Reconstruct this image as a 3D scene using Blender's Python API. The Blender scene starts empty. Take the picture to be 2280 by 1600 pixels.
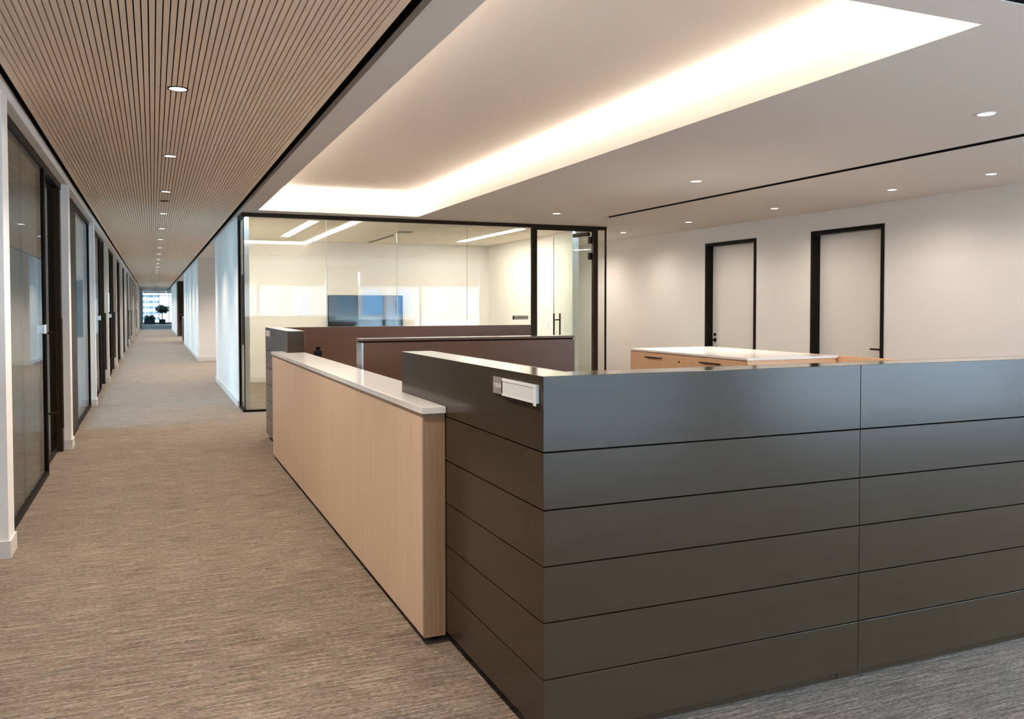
import bpy, bmesh, math, random
from mathutils import Matrix, Vector

random.seed(4)
SC = bpy.context.scene
COL = SC.collection

# ------------------------------------------------------------------ camera
CAM_H = 1.4427
YAW, FPX, CY, ROLL, PIT = 0.399928851, 1890.97631, 734.768491, -1.26222984e-3, 2.75222517e-2
c_, s_ = math.cos(YAW), math.sin(YAW)
R_ = Vector((c_, -s_, 0)); Fh = Vector((s_, c_, 0)); Uz = Vector((0, 0, 1))
Fw = math.cos(PIT) * Fh - math.sin(PIT) * Uz
U_ = math.sin(PIT) * Fh + math.cos(PIT) * Uz
R2 = math.cos(ROLL) * R_ + math.sin(ROLL) * U_
U2 = -math.sin(ROLL) * R_ + math.cos(ROLL) * U_
cam = bpy.data.objects.new('camera', bpy.data.cameras.new('camera'))
COL.objects.link(cam)
cam.matrix_world = Matrix(((R2.x, U2.x, -Fw.x, 0), (R2.y, U2.y, -Fw.y, 0), (R2.z, U2.z, -Fw.z, CAM_H), (0, 0, 0, 1)))
cam.data.sensor_fit = 'HORIZONTAL'; cam.data.sensor_width = 36
cam.data.lens = FPX / 2280 * 36
cam.data.shift_y = (CY - 800) / 2280
cam.data.clip_start = 0.05; cam.data.clip_end = 1200
SC.camera = cam

# ------------------------------------------------------------------ view, world, daylight
SC.view_settings.view_transform = 'Standard'
SC.view_settings.look = 'None'
SC.view_settings.gamma = 1
SC.view_settings.use_curve_mapping = False
SC.view_settings.exposure = 1.95
SC.cycles.use_denoising = True
SC.cycles.max_bounces = 10
SC.cycles.diffuse_bounces = 6
SC.cycles.glossy_bounces = 6
SC.cycles.transparent_max_bounces = 24
SC.cycles.caustics_reflective = False
SC.cycles.caustics_refractive = False
SC.cycles.sample_clamp_indirect = 6
SC.cycles.blur_glossy = 0.5

WORLD_STRENGTH = 13.0
COVE_EMIT = 5.2
WARM = (1.0, 0.87, 0.74)
SPOT_CORRIDOR = 62.0
SPOT_LOBBY = 80.0
SPOT_WALL = 34.0
TROFFER = 17.0

w = bpy.data.worlds.new('world'); SC.world = w; w.use_nodes = True
nt = w.node_tree; nt.nodes.clear()
wo = nt.nodes.new('ShaderNodeOutputWorld'); bg = nt.nodes.new('ShaderNodeBackground')
tc = nt.nodes.new('ShaderNodeTexCoord'); sx = nt.nodes.new('ShaderNodeSeparateXYZ'); rp = nt.nodes.new('ShaderNodeValToRGB')
mp = nt.nodes.new('ShaderNodeMapRange'); mp.inputs[1].default_value = -0.1; mp.inputs[2].default_value = 0.6
nt.links.new(tc.outputs['Generated'], sx.inputs[0]); nt.links.new(sx.outputs[2], mp.inputs[0]); nt.links.new(mp.outputs[0], rp.inputs[0])
rp.color_ramp.elements[0].color = (0.20, 0.26, 0.32, 1); rp.color_ramp.elements[1].color = (0.52, 0.74, 1.0, 1)
nt.links.new(rp.outputs[0], bg.inputs[0]); bg.inputs[1].default_value = WORLD_STRENGTH
nt.links.new(bg.outputs[0], wo.inputs[0])


def portal(x0, x1, y, z0, z1, facing):
    """sampling portal in a window opening; facing is the inward direction"""
    ld = bpy.data.lights.new('daylight_portal', 'AREA'); ld.shape = 'RECTANGLE'
    o = bpy.data.objects.new('daylight_portal', ld); COL.objects.link(o)
    if facing == '+y':
        o.location = ((x0 + x1) / 2, y, (z0 + z1) / 2); ld.size = x1 - x0; o.rotation_euler = (math.radians(90), 0, 0)
    elif facing == '-y':
        o.location = ((x0 + x1) / 2, y, (z0 + z1) / 2); ld.size = x1 - x0; o.rotation_euler = (math.radians(-90), 0, 0)
    else:
        o.location = (y, (x0 + x1) / 2, (z0 + z1) / 2); ld.size = x1 - x0; o.rotation_euler = (math.radians(90), 0, math.radians(-90))
    ld.size_y = z1 - z0
    ld.cycles.is_portal = True
    return o


# ------------------------------------------------------------------ materials
def mat(name):
    m = bpy.data.materials.new(name); m.use_nodes = True
    nt = m.node_tree; nt.nodes.clear()
    out = nt.nodes.new('ShaderNodeOutputMaterial')
    return m, nt, out


def N(nt, t, **kw):
    n = nt.nodes.new(t)
    for k, v in kw.items():
        setattr(n, k, v)
    return n


def principled(name, col, rough=0.5, metal=0.0, spec=0.5, noise=0.0, nscale=(8, 8, 8), bump=0.0, bscale=200, coat=0.0):
    m, nt, out = mat(name)
    b = N(nt, 'ShaderNodeBsdfPrincipled')
    b.inputs['Base Color'].default_value = (*col, 1); b.inputs['Roughness'].default_value = rough
    b.inputs['Metallic'].default_value = metal; b.inputs['Specular IOR Level'].default_value = spec
    b.inputs['Coat Weight'].default_value = coat; b.inputs['Coat Roughness'].default_value = 0.13; b.inputs['Coat IOR'].default_value = 1.4
    g = N(nt, 'ShaderNodeNewGeometry')
    if noise:
        vm = N(nt, 'ShaderNodeVectorMath', operation='MULTIPLY'); vm.inputs[1].default_value = nscale
        nz = N(nt, 'ShaderNodeTexNoise'); nz.inputs['Scale'].default_value = 1; nz.inputs['Detail'].default_value = 5
        r = N(nt, 'ShaderNodeValToRGB')
        r.color_ramp.elements[0].position = 0.3; r.color_ramp.elements[1].position = 0.7
        r.color_ramp.elements[0].color = (*[c * (1 - noise) for c in col], 1)
        r.color_ramp.elements[1].color = (*[min(1, c * (1 + noise)) for c in col], 1)
        nt.links.new(g.outputs['Position'], vm.inputs[0]); nt.links.new(vm.outputs[0], nz.inputs['Vector'])
        nt.links.new(nz.outputs[0], r.inputs[0]); nt.links.new(r.outputs[0], b.inputs['Base Color'])
    if bump:
        nz2 = N(nt, 'ShaderNodeTexNoise'); nz2.inputs['Scale'].default_value = bscale
        bp = N(nt, 'ShaderNodeBump'); bp.inputs['Strength'].default_value = bump; bp.inputs['Distance'].default_value = 0.002
        nt.links.new(g.outputs['Position'], nz2.inputs['Vector']); nt.links.new(nz2.outputs[0], bp.inputs['Height'])
        nt.links.new(bp.outputs[0], b.inputs['Normal'])
    nt.links.new(b.outputs[0], out.inputs[0])
    return m


def emit(name, col, s):
    m, nt, out = mat(name)
    e = N(nt, 'ShaderNodeEmission'); e.inputs[0].default_value = (*col, 1); e.inputs[1].default_value = s
    nt.links.new(e.outputs[0], out.inputs[0])
    return m


def glass(name, tint=(0.93, 0.96, 0.94), r0=0.035, f90=1.0):
    """thin clear sheet: straight transmission plus a Schlick mirror reflection"""
    m, nt, out = mat(name)
    tr = N(nt, 'ShaderNodeBsdfTransparent'); tr.inputs[0].default_value = (*tint, 1)
    gl = N(nt, 'ShaderNodeBsdfGlossy'); gl.inputs['Roughness'].default_value = 0.0; gl.inputs[0].default_value = (1, 1, 1, 1)
    g = N(nt, 'ShaderNodeNewGeometry')
    d = N(nt, 'ShaderNodeVectorMath', operation='DOT_PRODUCT')
    a = N(nt, 'ShaderNodeMath', operation='ABSOLUTE')
    s = N(nt, 'ShaderNodeMath', operation='SUBTRACT'); s.inputs[0].default_value = 1.0; s.use_clamp = True
    p = N(nt, 'ShaderNodeMath', operation='POWER'); p.inputs[1].default_value = 5
    k = N(nt, 'ShaderNodeMath', operation='MULTIPLY_ADD'); k.inputs[1].default_value = f90 - r0; k.inputs[2].default_value = r0
    mx = N(nt, 'ShaderNodeMixShader')
    L = nt.links.new
    L(g.outputs['Normal'], d.inputs[0]); L(g.outputs['Incoming'], d.inputs[1]); L(d.outputs['Value'], a.inputs[0])
    L(a.outputs[0], s.inputs[1]); L(s.outputs[0], p.inputs[0]); L(p.outputs[0], k.inputs[0])
    L(k.outputs[0], mx.inputs[0]); L(tr.outputs[0], mx.inputs[1]); L(gl.outputs[0], mx.inputs[2]); L(mx.outputs[0], out.inputs[0])
    return m


def wood(name, c0, c1, c2, grain=(90, 90, 2.2), rough=0.42, spec=0.4):
    """straight-grain veneer; grain = noise frequency along x, y, z (low = along the grain)"""
    m, nt, out = mat(name)
    b = N(nt, 'ShaderNodeBsdfPrincipled'); b.inputs['Roughness'].default_value = rough; b.inputs['Specular IOR Level'].default_value = spec
    g = N(nt, 'ShaderNodeNewGeometry')
    v1 = N(nt, 'ShaderNodeVectorMath', operation='MULTIPLY'); v1.inputs[1].default_value = grain
    n1 = N(nt, 'ShaderNodeTexNoise'); n1.inputs['Scale'].default_value = 1; n1.inputs['Detail'].default_value = 6; n1.inputs['Roughness'].default_value = 0.6
    v2 = N(nt, 'ShaderNodeVectorMath', operation='MULTIPLY'); v2.inputs[1].default_value = tuple(x * (4.5 if x > 20 else 2.5) for x in grain)
    n2 = N(nt, 'ShaderNodeTexNoise'); n2.inputs['Scale'].default_value = 1; n2.inputs['Detail'].default_value = 3
    v3 = N(nt, 'ShaderNodeVectorMath', operation='MULTIPLY'); v3.inputs[1].default_value = tuple(x * (0.06 if x > 20 else 0.15) for x in grain)
    n3 = N(nt, 'ShaderNodeTexNoise'); n3.inputs['Scale'].default_value = 1
    r = N(nt, 'ShaderNodeValToRGB')
    e = r.color_ramp.elements
    e[0].position = 0.28; e[0].color = (*c0, 1); e[1].position = 0.72; e[1].color = (*c2, 1)
    k = e.new(0.5); k.color = (*c1, 1)
    a1 = N(nt, 'ShaderNodeMath', operation='MULTIPLY_ADD'); a1.inputs[1].default_value = 0.55
    a2 = N(nt, 'ShaderNodeMath', operation='MULTIPLY_ADD'); a2.inputs[1].default_value = 0.3
    a3 = N(nt, 'ShaderNodeMath', operation='MULTIPLY'); a3.inputs[1].default_value = 0.15
    L = nt.links.new
    for v, n in ((v1, n1), (v2, n2), (v3, n3)):
        L(g.outputs['Position'], v.inputs[0]); L(v.outputs[0], n.inputs['Vector'])
    L(n3.outputs[0], a3.inputs[0]); L(n2.outputs[0], a2.inputs[0]); L(a3.outputs[0], a2.inputs[2])
    L(n1.outputs[0], a1.inputs[0]); L(a2.outputs[0], a1.inputs[2]); L(a1.outputs[0], r.inputs[0]); L(r.outputs[0], b.inputs['Base Color'])
    bp = N(nt, 'ShaderNodeBump'); bp.inputs['Strength'].default_value = 0.12; bp.inputs['Distance'].default_value = 0.001
    L(n2.outputs[0], bp.inputs['Height']); L(bp.outputs[0], b.inputs['Normal'])
    L(b.outputs[0], out.inputs[0])
    return m


def carpet():
    m, nt, out = mat('streaked_carpet')
    b = N(nt, 'ShaderNodeBsdfPrincipled'); b.inputs['Roughness'].default_value = 0.95; b.inputs['Specular IOR Level'].default_value = 0.15
    b.inputs['Sheen Weight'].default_value = 0.15
    g = N(nt, 'ShaderNodeNewGeometry')
    L = nt.links.new

    def nz(scale, detail=4, rough=0.55, off=0.0):
        v = N(nt, 'ShaderNodeVectorMath', operation='MULTIPLY_ADD'); v.inputs[1].default_value = scale; v.inputs[2].default_value = (off, off * 1.7, off)
        n = N(nt, 'ShaderNodeTexNoise'); n.inputs['Scale'].default_value = 1; n.inputs['Detail'].default_value = detail; n.inputs['Roughness'].default_value = rough
        L(g.outputs['Position'], v.inputs[0]); L(v.outputs[0], n.inputs['Vector'])
        return n
    streak = nz((4.5, 85, 1), 7, 0.78)
    fine = nz((45, 260, 1), 2, 0.6, 3.1)
    tuft = nz((420, 420, 1), 1, 0.5, 7.7)
    cloud = nz((0.9, 2.6, 1), 3, 0.5, 1.3)
    hue = nz((2.0, 22, 1), 4, 0.6, 9.2)

    def mad(n, k, add):
        a = N(nt, 'ShaderNodeMath', operation='MULTIPLY_ADD'); a.inputs[1].default_value = k
        L(n.outputs[0], a.inputs[0])
        if isinstance(add, float):
            a.inputs[2].default_value = add
        else:
            L(add.outputs[0], a.inputs[2])
        return a
    s = mad(tuft, 0.18, mad(fine, 0.36, mad(cloud, 0.05, mad(streak, 0.66, -0.125))))
    r = N(nt, 'ShaderNodeValToRGB'); e = r.color_ramp.elements
    e[0].position = 0.39; e[0].color = (0.050, 0.036, 0.026, 1)
    e[1].position = 0.61; e[1].color = (0.47, 0.375, 0.29, 1)
    k = e.new(0.50); k.color = (0.195, 0.142, 0.100, 1)
    L(s.outputs[0], r.inputs[0])
    r2 = N(nt, 'ShaderNodeValToRGB'); e = r2.color_ramp.elements
    e[0].position = 0.5; e[0].color = (1, 1, 1, 1); e[1].position = 0.70; e[1].color = (0.88, 0.95, 1.04, 1)
    L(hue.outputs[0], r2.inputs[0])
    mx = N(nt, 'ShaderNodeMix', data_type='RGBA', blend_type='MULTIPLY'); mx.inputs[0].default_value = 1
    L(r.outputs[0], mx.inputs[6]); L(r2.outputs[0], mx.inputs[7]); L(mx.outputs[2], b.inputs['Base Color'])
    bp = N(nt, 'ShaderNodeBump'); bp.inputs['Strength'].default_value = 0.55; bp.inputs['Distance'].default_value = 0.004
    L(s.outputs[0], bp.inputs['Height']); L(bp.outputs[0], b.inputs['Normal'])
    L(b.outputs[0], out.inputs[0])
    return m


M = {}
M['carpet'] = carpet()
M['gyp'] = principled('white_drywall', (0.82, 0.80, 0.77), 0.9, spec=0.2)
M['pier'] = principled('pier_drywall', (0.88, 0.87, 0.85), 0.85, spec=0.2)
M['ceil'] = principled('ceiling_drywall', (0.74, 0.705, 0.67), 0.92, spec=0.15)
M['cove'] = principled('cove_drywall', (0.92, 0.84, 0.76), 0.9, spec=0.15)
M['base'] = principled('white_baseboard', (0.70, 0.69, 0.66), 0.45)
M['slat'] = wood('slat_oak', (0.80, 0.63, 0.48), (0.87, 0.70, 0.54), (0.91, 0.76, 0.61), (110, 2.5, 110), 0.5, 0.3)
M['black'] = principled('matt_black', (0.006, 0.006, 0.006), 0.6, spec=0.3)
M['gapblack'] = principled('dark_void', (0.012, 0.010, 0.008), 0.9, spec=0.05)
M['bronze'] = principled('dark_bronze', (0.034, 0.023, 0.015), 0.42, spec=0.06, noise=0.06, nscale=(3, 3, 1))
M['darkframe'] = principled('black_bronze', (0.014, 0.012, 0.010), 0.42, spec=0.06)
M['desk'] = principled('bronze_lacquer', (0.050, 0.034, 0.020), 0.21, spec=0.24, noise=0.05, nscale=(2, 2, 30))
M['desktop'] = principled('lit_top_bronze_lacquer', (0.058, 0.042, 0.028), 0.14, spec=0.6, coat=1.0)  # bronze lacquer copy with the bright top reflection put into colour and gloss
M['deskin'] = principled('warm_lit_brown_lacquer', (0.115, 0.056, 0.028), 0.3, spec=0.22, noise=0.06, nscale=(2, 2, 20))  # bronze lacquer copy, warm light on the inner faces put into its colour
M['oak'] = wood('rift_oak', (0.69, 0.485, 0.33), (0.80, 0.595, 0.425), (0.87, 0.69, 0.53), (95, 95, 1.6), 0.38, 0.4)
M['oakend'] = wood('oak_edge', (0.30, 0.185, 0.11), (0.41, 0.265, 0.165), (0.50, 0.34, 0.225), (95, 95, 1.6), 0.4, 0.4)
M['oakwarm'] = wood('drawer_oak', (0.70, 0.42, 0.235), (0.80, 0.51, 0.31), (0.86, 0.60, 0.40), (80, 80, 2.0), 0.4, 0.4)
M['quartz'] = principled('white_quartz', (0.94, 0.925, 0.905), 0.12, spec=0.5, noise=0.02, nscale=(20, 20, 20))
M['quartzedge'] = principled('quartz_underside', (0.62, 0.62, 0.60), 0.4)
M['alu'] = principled('brushed_aluminium', (0.56, 0.55, 0.54), 0.3, metal=0.9)
M['steel'] = principled('satin_steel', (0.65, 0.65, 0.65), 0.25, metal=1.0)
M['glass'] = glass('clear_glass', (0.95, 0.97, 0.955))
M['exglass'] = glass('solar_glass', (0.76, 0.79, 0.81))
M['backglass'] = glass('clear_window_glass', (0.90, 0.92, 0.93))
M['endglass'] = glass('end_solar_glass', (0.36, 0.37, 0.375))
M['glassdoor'] = glass('green_edge_glass', (0.90, 0.95, 0.92))
M['officeglass'] = glass('office_front_glass', (0.80, 0.86, 0.86), 0.035, 0.62)
M['glassedge'] = principled('glass_edge', (0.55, 0.66, 0.62), 0.15, spec=0.8)
M['door'] = principled('cream_door_paint', (0.76, 0.73, 0.69), 0.5, spec=0.35)
M['lens'] = emit('lamp_lens', (1.0, 0.95, 0.88), 1.6)
M['led'] = emit('cove_led', (1.0, 0.89, 0.77), COVE_EMIT)
M['troffer'] = emit('troffer_lens', (1.0, 0.90, 0.76), TROFFER)
M['tile'] = principled('ceiling_tile', (0.86, 0.81, 0.71), 0.9, spec=0.1, bump=0.1)
M['screen'] = principled('black_screen', (0.004, 0.004, 0.005), 0.06, spec=0.6)
M['plate'] = principled('grey_plate', (0.30, 0.27, 0.25), 0.35)
M['holder'] = principled('clear_holder', (0.72, 0.73, 0.74), 0.15)
M['card'] = principled('white_card', (0.76, 0.77, 0.78), 0.6)
M['white'] = principled('white_ink', (0.85, 0.85, 0.85), 0.6)
M['ink'] = principled('dark_ink', (0.02, 0.02, 0.025), 0.6)
M['signgrey'] = principled('sign_grey', (0.33, 0.31, 0.29), 0.4)
M['leaf'] = principled('dark_leaf', (0.012, 0.05, 0.022), 0.5, noise=0.4, nscale=(6, 6, 6))
M['pot'] = principled('dark_pot', (0.03, 0.035, 0.045), 0.6)
M['bark'] = principled('bark', (0.05, 0.035, 0.025), 0.8)
M['facade'] = principled('pale_facade', (0.72, 0.72, 0.70), 0.8, noise=0.05, nscale=(0.5, 0.5, 0.5))
M['facglass'] = principled('facade_glass', (0.10, 0.18, 0.26), 0.15, spec=0.6)
M['facbrown'] = principled('brick_facade', (0.30, 0.24, 0.21), 0.8, noise=0.1, nscale=(2, 2, 2))
M['blind'] = principled('white_blind', (0.80, 0.80, 0.78), 0.7)
M['lightblock'] = principled('grey_light_block', (0.28, 0.30, 0.31), 0.8)
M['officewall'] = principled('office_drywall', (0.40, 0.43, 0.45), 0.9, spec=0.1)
M['walnut'] = wood('walnut', (0.05, 0.028, 0.018), (0.085, 0.05, 0.032), (0.12, 0.075, 0.05), (60, 60, 2.0), 0.45, 0.3)


# ------------------------------------------------------------------ mesh helpers
BOXF = [(0, 3, 2, 1), (4, 5, 6, 7), (0, 1, 5, 4), (1, 2, 6, 5), (2, 3, 7, 6), (3, 0, 4, 7)]


class MB:
    def __init__(s):
        s.v = []; s.f = []

    def box(s, x0, x1, y0, y1, z0, z1):
        b = len(s.v)
        s.v += [(x0, y0, z0), (x1, y0, z0), (x1, y1, z0), (x0, y1, z0), (x0, y0, z1), (x1, y0, z1), (x1, y1, z1), (x0, y1, z1)]
        s.f += [tuple(b + i for i in q) for q in BOXF]
        return s

    def prism(s, pts, z0, z1):
        """vertical prism over a counter-clockwise plan outline"""
        b = len(s.v); n = len(pts)
        s.v += [(x, y, z0) for x, y in pts] + [(x, y, z1) for x, y in pts]
        s.f.append(tuple(b + i for i in reversed(range(n)))); s.f.append(tuple(b + n + i for i in range(n)))
        for i in range(n):
            j = (i + 1) % n
            s.f.append((b + i, b + j, b + n + j, b + n + i))
        return s

    def tube(s, p, q, r, n=12, r2=None):
        p = Vector(p); q = Vector(q); d = (q - p).normalized()
        a = d.orthogonal().normalized(); c = d.cross(a)
        b = len(s.v); r2 = r if r2 is None else r2
        for P, rr in ((p, r), (q, r2)):
            for i in range(n):
                t = 2 * math.pi * i / n
                s.v.append(tuple(P + a * (rr * math.cos(t)) + c * (rr * math.sin(t))))
        s.f.append(tuple(b + i for i in reversed(range(n)))); s.f.append(tuple(b + n + i for i in range(n)))
        for i in range(n):
            j = (i + 1) % n
            s.f.append((b + i, b + j, b + n + j, b + n + i))
        return s

    def ring(s, x, y, z0, z1, r0, r1, n=32):
        b = len(s.v)
        for z, r in ((z0, r1), (z1, r1), (z1, r0), (z0, r0)):
            for i in range(n):
                t = 2 * math.pi * i / n
                s.v.append((x + r * math.cos(t), y + r * math.sin(t), z))
        for k in range(4):
            k2 = (k + 1) % 4
            for i in range(n):
                j = (i + 1) % n
                s.f.append((b + k * n + i, b + k * n + j, b + k2 * n + j, b + k2 * n + i))
        return s

    def build(s, name, m, parent=None, bevel=0.0, smooth=False):
        me = bpy.data.meshes.new(name)
        off = parent_loc(parent)
        me.from_pydata([(x - off[0], y - off[1], z - off[2]) for x, y, z in s.v], [], s.f)
        if bevel or smooth:
            bm = bmesh.new(); bm.from_mesh(me)
            bmesh.ops.recalc_face_normals(bm, faces=bm.faces)
            if bevel:
                bmesh.ops.bevel(bm, geom=bm.edges[:], offset=bevel, segments=2, affect='EDGES', profile=0.5)
            bm.to_mesh(me); bm.free()
        me.update()
        me.materials.append(m)
        o = bpy.data.objects.new(name, me); COL.objects.link(o)
        if parent:
            o.parent = parent
        return o


def parent_loc(p):
    l = Vector((0, 0, 0))
    while p:
        l += p.location; p = p.parent
    return l


def box(name, m, x0, x1, y0, y1, z0, z1, parent=None, bevel=0.0):
    return MB().box(x0, x1, y0, y1, z0, z1).build(name, m, parent, bevel)


def tag(o, label, cat, group=None, kind=None):
    if label: o['label'] = label
    if cat: o['category'] = cat
    if group: o['group'] = group
    if kind: o['kind'] = kind
    return o


def thing(name, loc, label, cat, group=None, kind=None):
    o = bpy.data.objects.new(name, None); COL.objects.link(o)
    o.location = loc; o.empty_display_size = 0.1
    return tag(o, label, cat, group, kind)


def struct(o, label=None):
    o['kind'] = 'structure'
    if label: o['label'] = label
    return o


def text(name, body, m, size, origin, right, up, parent, depth=0.0006, width=None):
    cu = bpy.data.curves.new(name, 'FONT'); cu.body = body; cu.size = size; cu.extrude = depth; cu.align_x = 'LEFT'
    t = bpy.data.objects.new(name, cu); COL.objects.link(t)
    bpy.context.view_layer.update()
    me = bpy.data.meshes.new_from_object(t.evaluated_get(bpy.context.evaluated_depsgraph_get()))
    bpy.data.objects.remove(t)
    r = Vector(right); u = Vector(up); n = r.cross(u)
    wd = max(v.co.x for v in me.vertices); kx = 1 if width is None else width / wd
    off = parent_loc(parent)
    for v in me.vertices:
        v.co = Vector(origin) + r * (v.co.x * kx) + u * v.co.y + n * v.co.z - off
    me.materials.clear(); me.materials.append(m)
    o = bpy.data.objects.new(name, me); COL.objects.link(o); o.parent = parent
    return o


def top_faces(o, m):
    """second material on the faces that look straight up"""
    o.data.materials.append(m)
    for p in o.data.polygons:
        if p.normal.z > 0.9:
            p.material_index = 1
    return o


def spot(x, y, z, power, angle=110, blend=0.9, col=WARM, rad=0.05, parent=None, tilt=(0, 0)):
    ld = bpy.data.lights.new('lamp_light', 'SPOT'); ld.energy = power; ld.color = col
    ld.spot_size = math.radians(angle); ld.spot_blend = blend; ld.shadow_soft_size = rad
    o = bpy.data.objects.new('lamp_light', ld); COL.objects.link(o)
    o.location = (x, y, z); o.rotation_euler = (math.radians(tilt[0]), math.radians(tilt[1]), 0)
    if parent:
        o.location = Vector((x, y, z)) - parent_loc(parent); o.parent = parent
    return o


ZC = 2.735          # finished ceiling
YEND = 80.0         # end window of the corridor
XR = 8.42           # right wall
YG = 12.16          # conference glazing line
XW = 1.125          # right wall of the corridor
XG = -0.86          # office glazing line
XO = -5.0           # outer face of the offices
PITCH = 4.08
YP0 = 5.60          # first pier
YB = -2.4           # window wall behind the camera

# ------------------------------------------------------------------ floor and shell
struct(box('floor', M['carpet'], XO - 0.3, 17.0, YB - 0.4, YEND + 3.0, -0.12, 0.0))
# lobby ceiling: soffit around the cove, with a slot for the linear diffuser
CX0, CX1, CY0, CY1, CZ = 1.31, 3.525, 2.786, 11.785, 3.06
SL0, SL1, SLY0, SLY1 = 6.025, 6.135, 2.0, 10.88
RV0, RV1 = 2.32, 2.538
T = 3.2
b = MB()
b.box(1.10, CX0, RV1, 12.2, ZC, T)
b.box(CX0, CX1, RV1, CY0, ZC, T)
b.box(CX0, CX1, CY1, 12.2, ZC, T)
b.box(CX1, SL0, RV1, 12.2, ZC, T)
b.box(SL0, SL1, SLY1, 12.2, ZC, T)
b.box(SL0, SL1, RV1, RV1 + 0.01, ZC, T)
b.box(SL1, 17, RV1, 12.2, ZC, T)
b.box(1.10, 17, YB - 0.3, RV0, ZC, T)
b.box(6.66, XR + 0.2, 12.2, 18.0, ZC, T)
lobby = struct(b.build('ceiling', M['ceil']))
struct(MB().box(1.0, 17, RV0 - 0.02, RV1 + 0.02, ZC + 0.12, ZC + 0.14).build('trim_1', M['gapblack']))
struct(MB().box(SL0 - 0.01, SL1 + 0.01, RV1, SLY1 + 0.02, ZC + 0.07, ZC + 0.09).build('trim_2', M['gapblack']))
t = thing('linear_diffuser', (6.08, 6, ZC), 'long black slot air diffuser running the length of the soffit', 'diffuser')
box('frame', M['black'], SL0 + 0.0005, SL0 + 0.004, RV1 + 0.012, SLY1 - 0.001, ZC + 0.0005, ZC + 0.069, t)
box('frame', M['black'], SL1 - 0.004, SL1 - 0.0005, RV1 + 0.012, SLY1 - 0.001, ZC + 0.0005, ZC + 0.069, t)
box('blade', M['black'], SL0 + 0.036, SL0 + 0.044, RV1 + 0.012, SLY1 - 0.001, ZC + 0.006, ZC + 0.05, t)
# raised cove panel and the slot around it
struct(box('reveal_shade', M['gapblack'], 1.2, 16.8, RV1 - 0.003, RV1 - 0.0005, ZC + 0.004, ZC + 0.12))  # black strip that paints the shade on the end face of the near reveal
cove = struct(MB().box(CX0 + 0.002, CX1 - 0.002, CY0 + 0.002, CY1 - 0.002, CZ, CZ + 0.02).build('ceiling_cove', M['cove']))
b = MB()
for q in ((CX0, CX0 + 0.002, CY0, CY1), (CX1 - 0.002, CX1, CY0, CY1), (CX0, CX1, CY0, CY0 + 0.002), (CX0, CX1, CY1 - 0.002, CY1)):
    b.box(*q, ZC + 0.001, T)
struct(b.build('trim_3', M['cove']))
cl = thing('cove_light', ((CX0 + CX1) / 2, CY0, CZ), 'warm light line running round the raised rectangular ceiling cove', 'cove light')
LW = 0.07


def lens_strip(p, q, inward):
    """45 degree lens in the crease between cove wall and cove ceiling, from p to q"""
    ix, iy = inward
    m = LW * 0.0
    b = MB()
    ax, ay = (1, 0) if iy else (0, 1)
    for (x, y), s in ((p, 1), (q, -1)):
        b.v += [(x + ix * 0.003, y + iy * 0.003, CZ - LW), (x + ix * LW + ax * s * LW, y + iy * LW + ay * s * LW, CZ - 0.001), (x + ix * 0.003, y + iy * 0.003, CZ - 0.001)]
    b.f = [(0, 1, 4, 3), (0, 2, 1), (3, 4, 5), (1, 2, 5, 4), (2, 0, 3, 5)]
    return b.build('light_lens', M['led'], cl)


lens_strip((CX0, CY0), (CX1, CY0), (0, 1)); lens_strip((CX0, CY1), (CX1, CY1), (0, -1))
lens_strip((CX0, CY0), (CX0, CY1), (1, 0)); lens_strip((CX1, CY0), (CX1, CY1), (-1, 0))

# ------------------------------------------------------------------ corridor slatted ceiling
WX0, WX1 = -0.73, 1.02
slatc = thing('ceiling_corridor', (0.15, 5, ZC), 'slatted oak ceiling hung over the corridor', None, kind='structure')
J = [-5.9, -1.52, 2.85, 7.22, 11.59] + [11.59 + 4.37 * i for i in range(1, 17)]
NS = 56
SX0, SX1 = WX0 + 0.045, WX1 - 0.045
SP = (SX1 - SX0) / NS
box('backing', M['gapblack'], WX0 + 0.01, WX1 - 0.01, J[0], YEND - 0.5, ZC + 0.016, ZC + 0.03, slatc)
for k in range(len(J) - 1):
    y0, y1 = J[k] + 0.0025, min(J[k + 1], YEND - 0.5) - 0.0025
    if y1 < y0: break
    for xa, xb in ((WX0, SX0 - 0.002), (SX1 + 0.002, WX1)):
        box('edge_board', M['slat'], xa, xb, y0, y1, ZC, ZC + 0.05, slatc)
    if k in (2, 3):
        me = None
        for i in range(NS):
            x = SX0 + SP * i
            if me is None:
                o = box('slat', M['slat'], x + 0.0029, x + SP - 0.0029, y0, y1, ZC, ZC + 0.017, slatc); me = o.data; xb0 = x
            else:
                o = bpy.data.objects.new('slat', me); COL.objects.link(o); o.parent = slatc; o.location = (x - xb0, 0, 0)
    else:
        b = MB()
        for i in range(NS):
            x = SX0 + SP * i
            b.box(x + 0.0029, x + SP - 0.0029, y0, y1, ZC, ZC + 0.017)
        b.build('slats', M['slat'], slatc)['kind'] = 'stuff'
struct(box('gap_shade_right', M['gapblack'], 1.0975, 1.0995, YB, YEND, ZC + 0.045, 3.02))  # black strip painting the shade up inside the soffit-side gap
struct(box('gap_shade_left', M['gapblack'], -0.7795, -0.777, YB, YEND, ZC + 0.03, 3.02))  # black strip painting the shade up inside the office-side gap
# plenum lid over the reveals
struct(box('ceiling_plenum', M['gapblack'], -5.2, 1.10, YB, YEND, 3.02, 3.1))

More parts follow.
